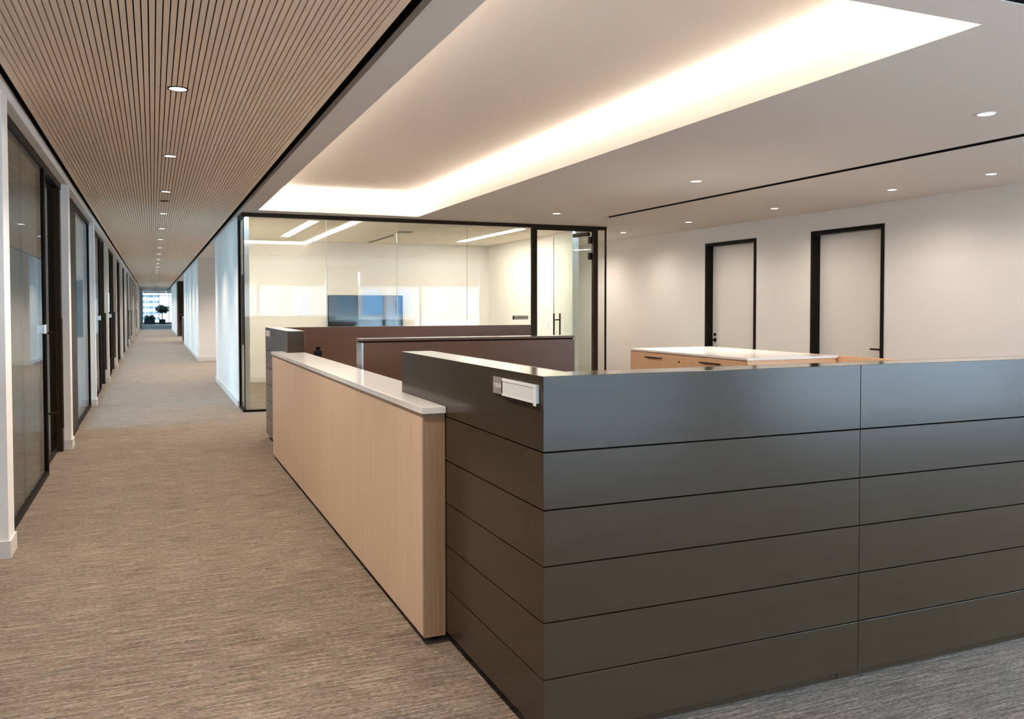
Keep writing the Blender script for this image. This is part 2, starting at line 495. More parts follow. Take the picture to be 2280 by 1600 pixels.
# ------------------------------------------------------------------ office fronts along the corridor
NB = 19
for k in range(-2, NB):
    y0 = YP0 + PITCH * k
    p = struct(box('wall_pier', M['pier'], XG - 0.14, -0.78, y0, y0 + 0.22, 0, 2.68))
    box('baseboard', M['base'], XG - 0.13, -0.768, y0 - 0.012, y0 + 0.232, 0.0, 0.10, p)
    struct(box('wall_office', M['officewall'], XO, XG - 0.14, y0 + 0.05, y0 + 0.17, 0, 2.68))
struct(box('wall_left_header', M['gyp'], XG - 0.14, -0.78, YB, YEND, 2.68, 3.02))
struct(box('ceiling_office', M['tile'], XO, XG - 0.14, YB, YEND, 2.68, 2.74))
# outer wall of the offices with one window per bay
for k in range(-2, NB):
    y0 = YP0 + PITCH * k
    struct(box('wall_outer_pier', M['officewall'], XO - 0.2, XO, y0 - 0.45, y0 + 0.67, 0, 2.74))
    struct(box('wall_outer_sill', M['officewall'], XO - 0.2, XO, y0 + 0.67, y0 + PITCH - 0.45, 0, 0.45))
    wnd = thing('window_%d' % (20 + k), (XO - 0.1, y0 + 2.15, 0.45), 'office window in the outer wall', None, kind='structure')
    box('pane', M['exglass'], XO - 0.105, XO - 0.095, y0 + 0.67, y0 + PITCH - 0.45, 0.45, 2.6, wnd)
    box('frame', M['darkframe'], XO - 0.13, XO - 0.07, y0 + 2.13, y0 + 2.18, 0.45, 2.6, wnd)
    if k < 1:
        box('blind', M['lightblock'], XO - 0.06, XO - 0.055, y0 + 0.6, y0 + PITCH - 0.38, 0.5, 2.6, wnd)  # unseen, added to shut out daylight so the near offices stay dark
    box('head', M['officewall'], XO - 0.2, XO, y0 + 0.67, y0 + PITCH - 0.45, 2.6, 2.74, wnd)
portal(8, YEND - 1, XO - 0.15, 0.45, 2.6, '+x')


def pull(root, y, x=XG, z0=0.30, z1=1.34):
    """pair of round ladder pulls through a glass door"""
    h = MB()
    for xx in (x - 0.075, x + 0.075):
        h.tube((xx, y, z0), (xx, y, z1), 0.016, 12)
    hb = h.build('pull_handle', M['bronze'], root, smooth=True)
    for zz in (0.44, 1.20):
        MB().tube((x - 0.075, y, zz), (x + 0.075, y, zz), 0.011, 10).build('standoff', M['bronze'], hb)


ORD = ['first', 'second', 'third', 'fourth', 'fifth', 'sixth', 'seventh', 'eighth', 'ninth', 'tenth', 'eleventh', 'twelfth', 'thirteenth', 'fourteenth', 'fifteenth', 'sixteenth', 'seventeenth', 'eighteenth', 'nineteenth']
for k in range(0, NB - 1):
    a = YP0 + PITCH * k + 0.22; e = YP0 + PITCH * (k + 1)
    g = 'glass office fronts along the corridor'
    if k == 1:
        t = thing('glass_partition', (XG, a, 0), 'doorless glass office front with a wide bronze panel at its near end, second along the corridor', 'partition', g)
        box('bronze_panel', M['bronze'], XG - 0.05, XG + 0.03, a, a + 1.35, 0, 2.62, t)
        box('pane', M['officeglass'], XG - 0.006, XG + 0.006, a + 1.35, e - 0.12, 0.04, 2.62, t)
        box('post', M['darkframe'], XG - 0.05, XG + 0.02, e - 0.12, e - 0.04, 0, 2.62, t)
    else:
        w1 = a + 2.40
        lab = 'full-height glass office front%s, %s along the corridor' % (' with tall bronze pull handles' if k in (0, 2, 3, 6, 7, 10) else '', ORD[k])
        t = thing('glass_partition', (XG, a, 0), lab, 'partition', g)
        box('pane', M['officeglass'], XG - 0.006, XG + 0.006, a, a + 1.14, 0.04, 2.62, t)
        box('pane', M['officeglass'], XG - 0.006, XG + 0.006, a + 1.144, w1, 0.04, 2.62, t)
        box('post', M['darkframe'], XG - 0.045, XG + 0.022, w1, w1 + 0.06, 0, 2.62, t)
        d = box('door_leaf', M['officeglass'], XG - 0.05, XG - 0.038, w1 + 0.06, e - 0.14, 0.015, 2.60, t)
        box('door_rail', M['darkframe'], XG - 0.055, XG - 0.033, w1 + 0.06, e - 0.14, 0.0, 0.055, d)
        box('jamb', M['bronze'], XG - 0.12, XG + 0.015, e - 0.14, e - 0.005, 0, 2.62, t)
        if k in (0, 2, 3, 6, 7, 10):
            pull(t, e - 0.62, XG - 0.02)
        if k == 0 or k in (2, 3):
            lk = box('lock', M['steel'], XG - 0.03, XG + 0.03, w1 - 0.16, w1 - 0.05, 1.22, 1.30, t, 0.004)
            lk['label'] = 'square satin steel lock'
    box('top_rail', M['darkframe'], XG - 0.05, XG + 0.02, a, e, 2.62, 2.68, t)
    box('bottom_rail', M['darkframe'], XG - 0.02, XG + 0.02, a, e - 1.4 if k != 1 else e, 0, 0.04, t)

# ------------------------------------------------------------------ corridor right side beyond the conference room
def wall_box(name, m, x0, x1, y0, y1, z0, z1, faces=()):
    o = struct(box(name, m, x0, x1, y0, y1, z0, z1))
    for f in faces:
        if f == '-x': box('baseboard', M['base'], x0 - 0.012, x0, y0, y1, 0, 0.10, o)
        if f == '-y': box('baseboard', M['base'], x0 - 0.012, x1, y0 - 0.012, y0, 0, 0.10, o)
        if f == '+x': box('baseboard', M['base'], x1, x1 + 0.012, y0, y1, 0, 0.10, o)
    return o


wall_box('wall_corridor', M['gyp'], XW, XW + 0.16, 12.75, 17.45, 0, T, ('-x', '-y'))
wall_box('wall_corridor', M['gyp'], XW, 4.5, 24.26, 24.45, 0, T, ('-y',))
wall_box('wall_corridor', M['gyp'], XW, XW + 0.16, 24.45, 36.0, 0, T, ('-x',))
wall_box('wall_corridor', M['gyp'], XW, XW + 0.16, 46.8, 60.0, 0, T, ('-x', '-y'))
struct(box('wall_alcove', M['gyp'], 4.5, 4.7, 17.0, YEND, 0, T))
struct(box('ceiling_alcove', M['ceil'], 1.10, 4.7, 17.09, YEND, ZC, ZC + 0.1))
struct(box('ceiling_edge', M['ceil'], 1.10, 1.2, 12.2, 17.1, ZC, T))
# walnut shelving in the alcove
t = thing('walnut_shelving', (1.35, 38, 0), 'dark walnut shelf wall in the alcove off the corridor', 'shelving')
box('back_panel', M['walnut'], 1.15, 2.2, 45.8, 45.86, 0, ZC, t)
for z in (0.02, 1.05, 1.62):
    box('shelf', M['walnut'], 1.15, 2.2, 45.35, 45.8, z, z + 0.05, t)
box('side_panel', M['walnut'], XW + 0.005, XW + 0.06, 45.3, 45.8, 0, ZC, t)
t = thing('walnut_cabinet', (1.4, 37.5, 0), 'waist-high dark walnut cabinet end beside the corridor', 'cabinet')
box('body', M['walnut'], XW + 0.02, 2.0, 36.2, 38.6, 0.0, 1.03, t, 0.004)
box('top', M['quartz'], XW + 0.01, 2.02, 36.18, 38.62, 1.03, 1.05, t)
for i in range(2):
    dd = box('door_panel', M['walnut'], XW + 0.004, XW + 0.02, 36.25 + 1.18 * i, 37.39 + 1.18 * i, 0.06, 1.0, t)

# ------------------------------------------------------------------ corridor end: window wall, plants, the building across
t = thing('window_1', (0.5, YEND, 0), 'floor-to-ceiling window wall closing the corridor', None, kind='structure')
for i, (xa, xb) in enumerate(((-1.9, -1.1), (-1.06, 0.485), (0.525, 1.28), (1.32, 4.6))):
    box('pane', M['endglass'], xa, xb, YEND, YEND + 0.012, 0.12, 2.40, t)
    box('transom_pane', M['endglass'], xa, xb, YEND, YEND + 0.012, 2.44, ZC, t)
for x in (-1.1, 0.485, 1.28):
    box('mullion', M['darkframe'], x, x + 0.04, YEND - 0.04, YEND + 0.05, 0.0, ZC, t)
box('sill', M['darkframe'], -1.9, 4.6, YEND - 0.05, YEND + 0.05, 0.0, 0.12, t)
box('transom', M['darkframe'], -1.9, 4.6, YEND - 0.04, YEND + 0.05, 2.40, 2.44, t)
box('head', M['darkframe'], -1.9, 4.6, YEND - 0.05, YEND + 0.05, ZC - 0.06, ZC + 0.02, t)
portal(-1.9, 4.5, YEND + 0.1, 0.1, ZC, '-y')

t = thing('apartment_tower', (-9, 480, -60), 'white tower block with a grid of windows seen through the corridor end window', 'building')
box('wall', M['facade'], -20, 3.2, 480, 495, -60, 90, t)
for r in range(-4, 9):
    for x0, x1 in ((-9.8, -9.0), (-7.6, -5.5), (-4.9, -3.8), (-3.2, -2.4), (-1.9, 0.2), (0.7, 1.5), (2.0, 2.9)):
        box('window', M['facglass'], x0, x1, 479.8, 480.2, r * 2.87 + 0.7, r * 2.87 + 2.0, t)


def leaf_cloud(root, name, cx, cy, cz, rx, ry, rz, n, size, m):
    b = MB()
    for i in range(n):
        while True:
            p = Vector((random.uniform(-1, 1), random.uniform(-1, 1), random.uniform(-1, 1)))
            if 0.25 < p.length < 1: break
        c = Vector((cx + p.x * rx, cy + p.y * ry, cz + p.z * rz))
        d = Vector((random.uniform(-1, 1), random.uniform(-1, 1), random.uniform(-0.6, 0.4))).normalized()
        sde = d.orthogonal().normalized() * size * 0.3
        L = size * random.uniform(0.7, 1.3)
        i0 = len(b.v)
        b.v += [tuple(c), tuple(c + d * L * 0.5 + sde), tuple(c + d * L + Vector((0, 0, -0.15 * L))), tuple(c + d * L * 0.5 - sde)]
        b.f.append((i0, i0 + 1, i0 + 2, i0 + 3))
    o = b.build(name, m, root); o['kind'] = 'stuff'
    return o


PX, PY = 0.74, 78.6
t = thing('potted_tree', (PX, PY, 0), 'bushy dark green tree in a square dark pot before the end window', 'plant')
MB().prism([(PX - 0.24, PY - 0.22), (PX + 0.24, PY - 0.22), (PX + 0.24, PY + 0.22), (PX - 0.24, PY + 0.22)], 0, 0.42).build('pot', M['pot'], t, 0.01)
MB().tube((PX, PY, 0.4), (PX - 0.03, PY, 1.1), 0.035, 8).build('trunk', M['bark'], t)
for a in range(6):
    an = a * 1.047
    MB().tube((PX - 0.02, PY, 0.95), (PX + 0.4 * math.cos(an), PY + 0.4 * math.sin(an), 1.35), 0.018, 6, 0.006).build('branch', M['bark'], t)
leaf_cloud(t, 'foliage', PX, PY, 1.28, 0.50, 0.45, 0.36, 520, 0.18, M['leaf'])
t = thing('planter_box', (-0.3, PY, 0), 'long low dark planter of leafy shrubs left of the potted tree', 'planter')
MB().prism([(-0.70, PY - 0.25), (0.16, PY - 0.25), (0.16, PY + 0.25), (-0.70, PY + 0.25)], 0, 0.36).build('box', M['pot'], t, 0.01)
leaf_cloud(t, 'foliage', -0.44, PY, 0.52, 0.20, 0.2, 0.26, 240, 0.16, M['leaf'])
leaf_cloud(t, 'foliage', -0.06, PY, 0.54, 0.16, 0.2, 0.28, 220, 0.16, M['leaf'])

# ------------------------------------------------------------------ right wall with two doors
DO = [(10.42, 11.70), (7.975, 9.255)]
b = MB()
ys = [3.2, DO[1][0], DO[1][1], DO[0][0], DO[0][1], 18.0]
for y0, y1 in ((ys[0], ys[1]), (ys[2], ys[3]), (ys[4], ys[5])):
    b.box(XR, XR + 0.2, y0, y1, 0, ZC)
for y0, y1 in DO:
    b.box(XR, XR + 0.2, y0, y1, 2.478, ZC)
rw = struct(b.build('wall_right', M['gyp']))
for y0, y1 in ((ys[0], ys[1]), (ys[2], ys[3]), (ys[4], ys[5])):
    struct(box('baseboard_right', M['base'], XR - 0.012, XR, y0, y1, 0, 0.10))
struct(box('wall_right_back', M['gyp'], XR + 0.2, XR + 0.3, 3.2, 18, 0, ZC))
struct(box('wall_passage', M['gyp'], 6.66, XR + 0.2, 17.0, 17.2, 0, ZC))
for n, ((y0, y1), lab) in enumerate(zip(DO, ('cream flush door beyond the island, lever on its far edge', 'cream flush door nearer the viewer, lever on its near edge'))):
    t = thing('door_%d' % (n + 1), (XR + 0.1, (y0 + y1) / 2, 0), lab, None, kind='structure')
    f = MB()
    fw = 0.05
    f.box(XR - 0.012, XR + 0.18, y0, y0 + fw, 0, 2.478); f.box(XR - 0.012, XR + 0.18, y1 - fw, y1, 0, 2.478); f.box(XR - 0.012, XR + 0.18, y0 + fw, y1 - fw, 2.478 - fw, 2.478)
    f.build('frame', M['darkframe'], t)
    lf = box('leaf', M['door'], XR + 0.11, XR + 0.155, y0 + fw + 0.003, y1 - fw - 0.003, 0.01, 2.478 - fw - 0.003, t)
    sgn = -1 if n == 0 else 1
    yl = (y1 - fw - 0.075) if n == 0 else (y0 + fw + 0.065)
    xs = XR + 0.11
    h = MB().tube((xs, yl, 0.895), (xs - 0.012, yl, 0.895), 0.032, 18).tube((xs - 0.01, yl, 0.895), (xs - 0.06, yl, 0.895), 0.013, 12)
    h.box(xs - 0.066, xs - 0.046, min(yl - 0.012, yl + sgn * 0.0), yl + 0.012, 0.885, 0.907)
    if n == 0: h.box(xs - 0.066, xs - 0.048, yl - 0.02, yl + 0.10, 0.884, 0.906)
    else: h.box(xs - 0.066, xs - 0.048, yl - 0.012, yl + 0.15, 0.884, 0.906)
    h.build('lever_handle', M['darkframe'], lf, smooth=True)
    MB().tube((xs, yl, 0.983), (xs - 0.02, yl, 0.983), 0.025, 18).build('deadbolt', M['darkframe'], lf)

# ------------------------------------------------------------------ conference room
YBK = 16.93
XCR = 6.62
struct(box('wall_conference_back', M['gyp'], XW + 0.16, XCR + 0.1, YBK, YBK + 0.12, 0, T))
struct(box('baseboard_conference', M['base'], XW + 0.16, XCR, YBK - 0.012, YBK, 0, 0.10))
struct(box('wall_conference_right', M['gyp'], XCR, XCR + 0.12, 13.0, YBK, 0, T))
cc = thing('ceiling_conference', (4, 14.5, ZC), 'plank tile ceiling of the conference room', None, kind='structure')
xs = [XW + 0.16, 2.17, 2.32, 3.96, 4.06, 5.58, 5.74, XCR]
yy = [12.22] + [12.35 + 0.61 * i for i in range(1, 8)] + [YBK]
for i in range(len(xs) - 1):
    for j in range(len(yy) - 1):
        fix = i in (1, 5) and 0 < j < 6
        if fix or (i == 3 and j > 4): continue
        box('tile', M['tile'], xs[i] + 0.005, xs[i + 1] - 0.005, yy[j] + 0.006, yy[j + 1] - 0.006, ZC, ZC + 0.02, cc)
box('grid', M['gapblack'], XW + 0.16, XCR, 12.2, YBK, ZC + 0.03, ZC + 0.04, cc)
for i, (xa, xb, lab) in enumerate(((2.175, 2.315, 'long linear ceiling light behind the first glass pane of the conference room'), (5.585, 5.735, 'long linear ceiling light near the conference room door'))):
    t = thing('linear_light', ((xa + xb) / 2, 14.5, ZC), lab, 'light', 'linear lights in the conference room')
    box('housing', M['white'], xa, xb, 12.97, 16.0, ZC + 0.005, ZC + 0.025, t)
    box('lens', M['troffer'], xa + 0.008, xb - 0.008, 12.99, 15.98, ZC - 0.002, ZC + 0.006, t)
t = thing('slot_diffuser', (4.01, 15.9, ZC), 'twin black slot air diffuser in the conference room ceiling', 'diffuser')
box('frame', M['tile'], 3.963, 4.057, 14.79, YBK, ZC + 0.001, ZC + 0.02, t)
for x in (3.975, 4.02):
    box('slot', M['black'], x, x + 0.025, 14.9, 16.85, ZC - 0.002, ZC + 0.01, t)
t = thing('occupancy_sensor', (4.01, 14.24, ZC), 'small grey sensor plate on the conference room ceiling', 'sensor')
box('plate', M['signgrey'], 3.9, 4.12, 14.12, 14.36, ZC - 0.02, ZC, t, 0.004)
MB().tube((4.0, 14.7, ZC), (4.0, 14.7, ZC - 0.05), 0.06, 20, 0.04).build('dome', M['white'], t, smooth=True)
# glass front
t = thing('glass_partition', (3.8, YG, 0), 'wide bronze-framed glass wall of the conference room behind the desks', 'partition')
gx = [1.155, 2.28, 3.31, 4.40, 5.475]
for i in range(4):
    box('pane', M['glass'], gx[i] + 0.002, gx[i + 1] - 0.002, YG - 0.006, YG + 0.006, 0.03, ZC - 0.055, t)
box('side_pane', M['glass'], 1.149, 1.161, YG + 0.006, 12.74, 0.03, ZC - 0.055, t)
box('head_rail', M['bronze'], 1.13, 6.80, YG - 0.03, YG + 0.03, ZC - 0.055, ZC - 0.001, t)
box('side_head_rail', M['bronze'], 1.13, 1.18, YG + 0.03, 12.75, ZC - 0.055, ZC - 0.001, t)
box('sill_rail', M['darkframe'], 1.13, 5.475, YG - 0.03, YG + 0.03, 0, 0.03, t)
box('side_sill_rail', M['darkframe'], 1.13, 1.18, YG + 0.03, 12.75, 0, 0.03, t)
box('corner_post', M['darkframe'], 1.135, 1.17, 12.72, 12.75, 0.03, ZC - 0.055, t)
box('corner_joint', M['darkframe'], 1.147, 1.159, YG - 0.008, YG + 0.004, 0.03, ZC - 0.055, t)
box('mullion', M['bronze'], 5.475, 5.555, YG - 0.035, YG + 0.035, 0, ZC - 0.055, t)
box('door_post', M['bronze'], 6.555, 6.635, YG - 0.035, YG + 0.035, 0, ZC - 0.055, t)
box('side_lite', M['glass'], 6.637, 6.785, YG - 0.006, YG + 0.006, 0.03, ZC - 0.055, t)
box('end_trim', M['darkframe'], 6.785, 6.80, YG - 0.02, YG + 0.02, 0, ZC - 0.055, t)
box('door_head', M['bronze'], 5.555, 6.555, YG - 0.03, YG + 0.03, ZC - 0.085, ZC - 0.055, t)
for i in range(3):
    box('joint', M['glassedge'], gx[i + 1] - 0.003, gx[i + 1] + 0.003, YG - 0.0065, YG + 0.0065, 0.03, ZC - 0.055, t)
# room sign on the glass
t = thing('room_sign', (5.28, YG - 0.01, 1.27), 'grey conference room sign fixed on the glass beside the door', 'sign')
box('plate', M['signgrey'], 5.165, 5.41, YG - 0.016, YG - 0.007, 1.243, 1.305, t, 0.001)
box('tab', M['black'], 5.148, 5.168, YG - 0.017, YG - 0.007, 1.243, 1.305, t)
text('lettering', 'CONFERENCE 11', M['ink'], 0.032, (5.178, YG - 0.0165, 1.262), (1, 0, 0), (0, 0, 1), t, width=0.215)
# open glass door, swung into the room
th = math.radians(78)
t = thing('door_3', (6.55, YG, 0), 'frameless glass door of the conference room, swung open', None, kind='structure')
dx = Vector((-math.cos(th), math.sin(th), 0)); dn = Vector((-math.sin(th), -math.cos(th), 0))


def dpt(a, n, z):
    return Vector((6.545, YG + 0.03, 0)) + dx * a + dn * n + Vector((0, 0, z))


def dbox(name, m, a0, a1, n0, n1, z0, z1, parent):
    b = MB()
    b.v = [tuple(dpt(a, n, z)) for z in (z0, z1) for a, n in ((a0, n0), (a1, n0), (a1, n1), (a0, n1))]
    b.f = [tuple(q) for q in BOXF]
    return b.build(name, m, parent, smooth=True)


lf = dbox('leaf', M['glassdoor'], 0.02, 0.99, -0.006, 0.006, 0.02, ZC - 0.10, t)
dbox('leaf_edge', M['glassedge'], 0.987, 0.991, -0.006, 0.006, 0.02, ZC - 0.10, lf)
for z in (2.26, 2.52, 0.25):
    dbox('hinge', M['darkframe'], -0.01, 0.06, -0.018, 0.018, z - 0.055, z + 0.055, lf)
dbox('closer', M['bronze'], 0.02, 0.40, 0.006, 0.06, ZC - 0.15, ZC - 0.09, lf)
h = MB()
for n in (-0.065, 0.065):
    h.tube(dpt(0.90, n, 0.72), dpt(0.90, n, 1.33), 0.014, 12)
hb = h.build('pull_handle', M['darkframe'], lf, smooth=True)
for z in (0.80, 1.22):
    MB().tube(dpt(0.90, -0.065, z), dpt(0.90, 0.065, z), 0.010, 10).build('standoff', M['darkframe'], hb)
# switch on the right wall behind the handle, wall screen
t = thing('light_switch', (XCR - 0.01, 13.9, 1.1), 'white switch plate on the conference room wall behind the door pull', 'switch')
box('plate', M['white'], XCR - 0.008, XCR, 13.95, 14.03, 1.05, 1.17, t, 0.001)
box('rocker', M['card'], XCR - 0.012, XCR - 0.006, 13.972, 14.008, 1.08, 1.14, t)
t = thing('wall_screen', (3.95, YBK, 0.8), 'large black wall screen on the conference room back wall', 'screen')
box('bezel', M['black'], 3.19, 4.71, YBK - 0.055, YBK - 0.005, 0.82, 1.676, t, 0.004)
box('display', M['screen'], 3.20, 4.70, YBK - 0.058, YBK - 0.05, 0.835, 1.668, t)
box('bracket', M['black'], 3.6, 4.3, YBK - 0.006, YBK, 1.0, 1.5, t)

# ------------------------------------------------------------------ reception workstations
DX0, DX1, WT = 1.146, 1.306, 0.16
DTOP = 1.22
GR = [0.05, 0.236, 0.422, 0.605, 0.788, 0.975, 1.22]
G = 0.0022
BT = 0.02


def cubicle(name, loc, label, yf, yb_end, flip):
    """L-shaped wall of lacquered boards. yf: outer face of the run along x; yb_end: end of the run along y. flip: the x run is at the far end"""
    t = thing(name, loc, label, 'desk wall', 'lacquered desk walls')
    s = -1 if flip else 1
    Y = lambda d: yf + s * d          # d = distance inward from the outer face
    yend = yb_end
    xe = 4.30; xj = 2.479

    def ordered(p):
        return p if not flip else list(reversed(p))
    # top course: solid mitred capping boards
    z0, z1 = GR[5] + G, GR[6]
    def pr(nm, pts, z0, z1, m=M['desk']):
        o = MB().prism(ordered(pts), z0, z1).build(nm, m, t, 0.0012)
        return top_faces(o, M['desktop']) if nm == 'cap_board' else o
    pr('cap_board', [(DX0, Y(0)), (xj - G / 2, Y(0)), (xj - G / 2, Y(WT - 0.0112)), (DX1 - 0.0112, Y(WT - 0.0112))], z0, z1)
    pr('cap_board', [(xj + G / 2, Y(0)), (xe, Y(0)), (xe, Y(WT - 0.0112)), (xj + G / 2, Y(WT - 0.0112))], z0, z1)
    pr('cap_board', [(DX0, Y(0)), (DX1 - 0.0112, Y(WT - 0.0112)), (DX1 - 0.0112, yend), (DX0, yend)], z0, z1)
    # lower courses: thin boards with mitred outer corner
    for i in range(5):
        z0, z1 = GR[i], GR[i + 1] - G
        if i: z0 += G
        pr('board', [(DX0, Y(0)), (xj - G / 2, Y(0)), (xj - G / 2, Y(BT)), (DX0 + BT, Y(BT))], z0, z1)
        pr('board', [(xj + G / 2, Y(0)), (xe, Y(0)), (xe, Y(BT)), (xj + G / 2, Y(BT))], z0, z1)
        pr('board', [(DX0, Y(0)), (DX0 + BT, Y(BT)), (DX0 + BT, yend), (DX0, yend)], z0, z1)
    # core behind the boards
    cr = [(DX0 + BT + 0.001, Y(BT + 0.001)), (xe - 0.002, Y(BT + 0.001)), (xe - 0.002, Y(WT - 0.012)), (DX1 - 0.012, Y(WT - 0.012)), (DX1 - 0.012, yend - s * 0.012), (DX0 + BT + 0.001, yend - s * 0.012)]
    pr('core', cr, 0.055, GR[5], M['gapblack'])
    # inner lining panels
    z0, z1 = 0.05, GR[6]
    pr('lining', [(DX1, Y(WT - 0.011)), (xj - G / 2, Y(WT - 0.011)), (xj - G / 2, Y(WT)), (DX1, Y(WT))], z0, z1, M['deskin'])
    pr('lining', [(xj + G / 2, Y(WT - 0.011)), (xe, Y(WT - 0.011)), (xe, Y(WT)), (xj + G / 2, Y(WT))], z0, z1, M['deskin'])
    pr('lining', [(DX1 - 0.011, Y(WT)), (DX1, Y(WT)), (DX1, yend), (DX1 - 0.011, yend)], z0, z1, M['deskin'])
    pr('end_board', [(DX0 + BT, yend - s * 0.011), (DX1 - 0.011, yend - s * 0.011), (DX1 - 0.011, yend), (DX0 + BT, yend)], z0, GR[5], M['desk'])
    # recessed toe kick
    R = 0.05
    pr('toe_kick', [(DX0 + R, Y(R)), (2.42, Y(R)), (2.42, Y(WT - 0.02)), (DX0 + R, Y(WT - 0.02))], 0, 0.056, M['desk'])
    pr('toe_kick', [(2.424, Y(R)), (xe - R, Y(R)), (xe - R, Y(WT - 0.02)), (2.424, Y(WT - 0.02))], 0, 0.056, M['desk'])
    pr('toe_kick', [(DX0 + R, Y(WT - 0.02)), (DX1 - 0.02, Y(WT - 0.02)), (DX1 - 0.02, yend - s * R), (DX0 + R, yend - s * R)], 0, 0.056, M['desk'])
    return t


cubicle('desk_wall', (DX0, 2.455, 0), 'tall dark bronze boarded desk wall at the near corner, closest to the viewer', 2.455, 4.13, False)
cubicle('desk_wall', (DX0, 9.73, 0), 'dark bronze boarded desk wall at the far end, before the glass wall', 9.73, 8.05, True)

# oak-fronted counter between the two tall walls
t = thing('oak_counter', (1.05, 5.9, 0), 'long oak-fronted transaction counter with a white stone top between the desk walls', 'counter')
WY0, WY1, WJ = 3.44, 8.375, 5.88
for y0, y1 in ((WY0 + 0.0205, WJ - 0.001), (WJ + 0.001, WY1)):
    box('front_panel', M['oak'], 1.047, 1.069, y0, y1, 0.034, 0.985, t, 0.0008)
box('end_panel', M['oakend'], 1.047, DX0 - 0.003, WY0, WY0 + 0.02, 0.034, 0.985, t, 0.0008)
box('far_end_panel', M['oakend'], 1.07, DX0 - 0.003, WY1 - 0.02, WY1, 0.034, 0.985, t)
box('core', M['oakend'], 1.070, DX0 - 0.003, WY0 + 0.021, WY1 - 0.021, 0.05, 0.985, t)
box('back_panel', M['deskin'], DX0 + 0.0, DX1, 4.135, 8.045, 0.05, 0.985, t)
box('toe_kick', M['black'], 1.10, DX0 - 0.008, WY0 + 0.06, WY1 - 0.06, 0, 0.05, t)
box('shadow_gap', M['signgrey'], 1.052, DX0 - 0.003, WY0 + 0.005, WY1 - 0.005, 0.985, 0.991, t)
MB().prism([(1.037, WY0 - 0.01), (DX0 - 0.002, WY0 - 0.01), (DX0 - 0.002, 4.133), (DX1, 4.133), (DX1, 8.047), (DX0 - 0.002, 8.047), (DX0 - 0.002, WY1 + 0.01), (1.037, WY1 + 0.01)], 0.991, 1.019).build('stone_top', M['quartz'], t, 0.0012)

# low dividing screen between the workstations
SY0, SY1, SXA, SXB = 6.02, 6.19, 1.375, 3.085
t = thing('divider_screen', (2.2, 6.1, 0), 'brown divider panel with a metal end between the two workstations', 'divider')
box('panel', M['deskin'], SXA + 0.012, SXB, SY0, SY1, 0.02, 1.185, t, 0.001)
box('end_cap', M['alu'], SXA, SXA + 0.012, SY0, SY1, 0.02, 1.185, t)
top_faces(box('top_rail', M['deskin'], SXA, SXB, SY0, SY1, 1.196, 1.214, t, 0.001), M['desktop'])
box('reveal', M['gapblack'], SXA + 0.01, SXB - 0.01, SY0 + 0.012, SY1 - 0.01, 1.185, 1.196, t)
# work surfaces inside
for lab, y0, y1 in (('white work surface inside the near workstation', 2.63, 3.3), ('white work surface inside the far workstation', 8.8, 9.555)):
    t = thing('work_surface', (2.6, (y0 + y1) / 2, 0), lab, 'desk')
    box('top', M['quartz'], 1.33, 4.2, y0, y1, 0.71, 0.74, t, 0.002)
    for x in (1.36, 4.12):
        box('leg', M['alu'], x, x + 0.05, y0 + 0.1, y1 - 0.1, 0, 0.71, t)

# name plates
def nameplate(y_hi, label, size=1.0, body=None):
    t = thing('name_plate', (DX0, y_hi - 0.2, 1.16), label, 'sign', 'desk name plates')
    x = DX0
    MB().box(x - 0.006, x, y_hi - 0.105, y_hi, 1.13, 1.190).build('number_plate', M['plate'], t, 0.001)
    box('divider', M['bronze'], x - 0.008, x, y_hi - 0.105, y_hi - 0.085, 1.131, 1.189, t)
    ya, yb = y_hi - 0.392, y_hi - 0.105
    box('holder', M['holder'], x - 0.012, x, ya, yb, 1.130, 1.190, t, 0.0015)
    f = MB(); q = x - 0.0145
    f.box(q, x - 0.012, ya, ya + 0.018, 1.122, 1.190); f.box(q, x - 0.012, ya + 0.018, yb, 1.181, 1.190); f.box(q, x - 0.012, ya + 0.018, yb, 1.130, 1.138)
    f.build('holder_frame', M['white'], t)
    box('card', M['card'], x - 0.0128, x - 0.0118, ya + 0.02, yb - 0.003, 1.139, 1.180, t)
    if body:
        text('lettering', body, M['white'], 0.024, (x - 0.0068, y_hi - 0.012, 1.152), (0, -1, 0), (0, 0, 1), t, width=0.068, depth=0.0009)
    return t


nameplate(2.876, 'white and grey number plate on the near desk wall, reading 1151A', body='1151A')
nameplate(9.66, 'small white name plate high on the far desk wall corner')

# black device standing behind the counter at the far workstation
t = thing('desk_phone_stand', (1.47, 8.35, 0.74), 'small black device on a stand peeking over the far end of the stone counter', 'device')
MB().tube((1.47, 8.35, 0.745), (1.47, 8.35, 0.98), 0.012, 12).build('stem', M['black'], t)
MB().tube((1.47, 8.35, 0.74), (1.47, 8.35, 0.755), 0.09, 20).build('base', M['black'], t)
box('body', M['black'], 1.435, 1.51, 8.31, 8.36, 0.95, 1.02, t, 0.008)
box('top', M['darkframe'], 1.455, 1.495, 8.315, 8.355, 1.02, 1.06, t, 0.006)

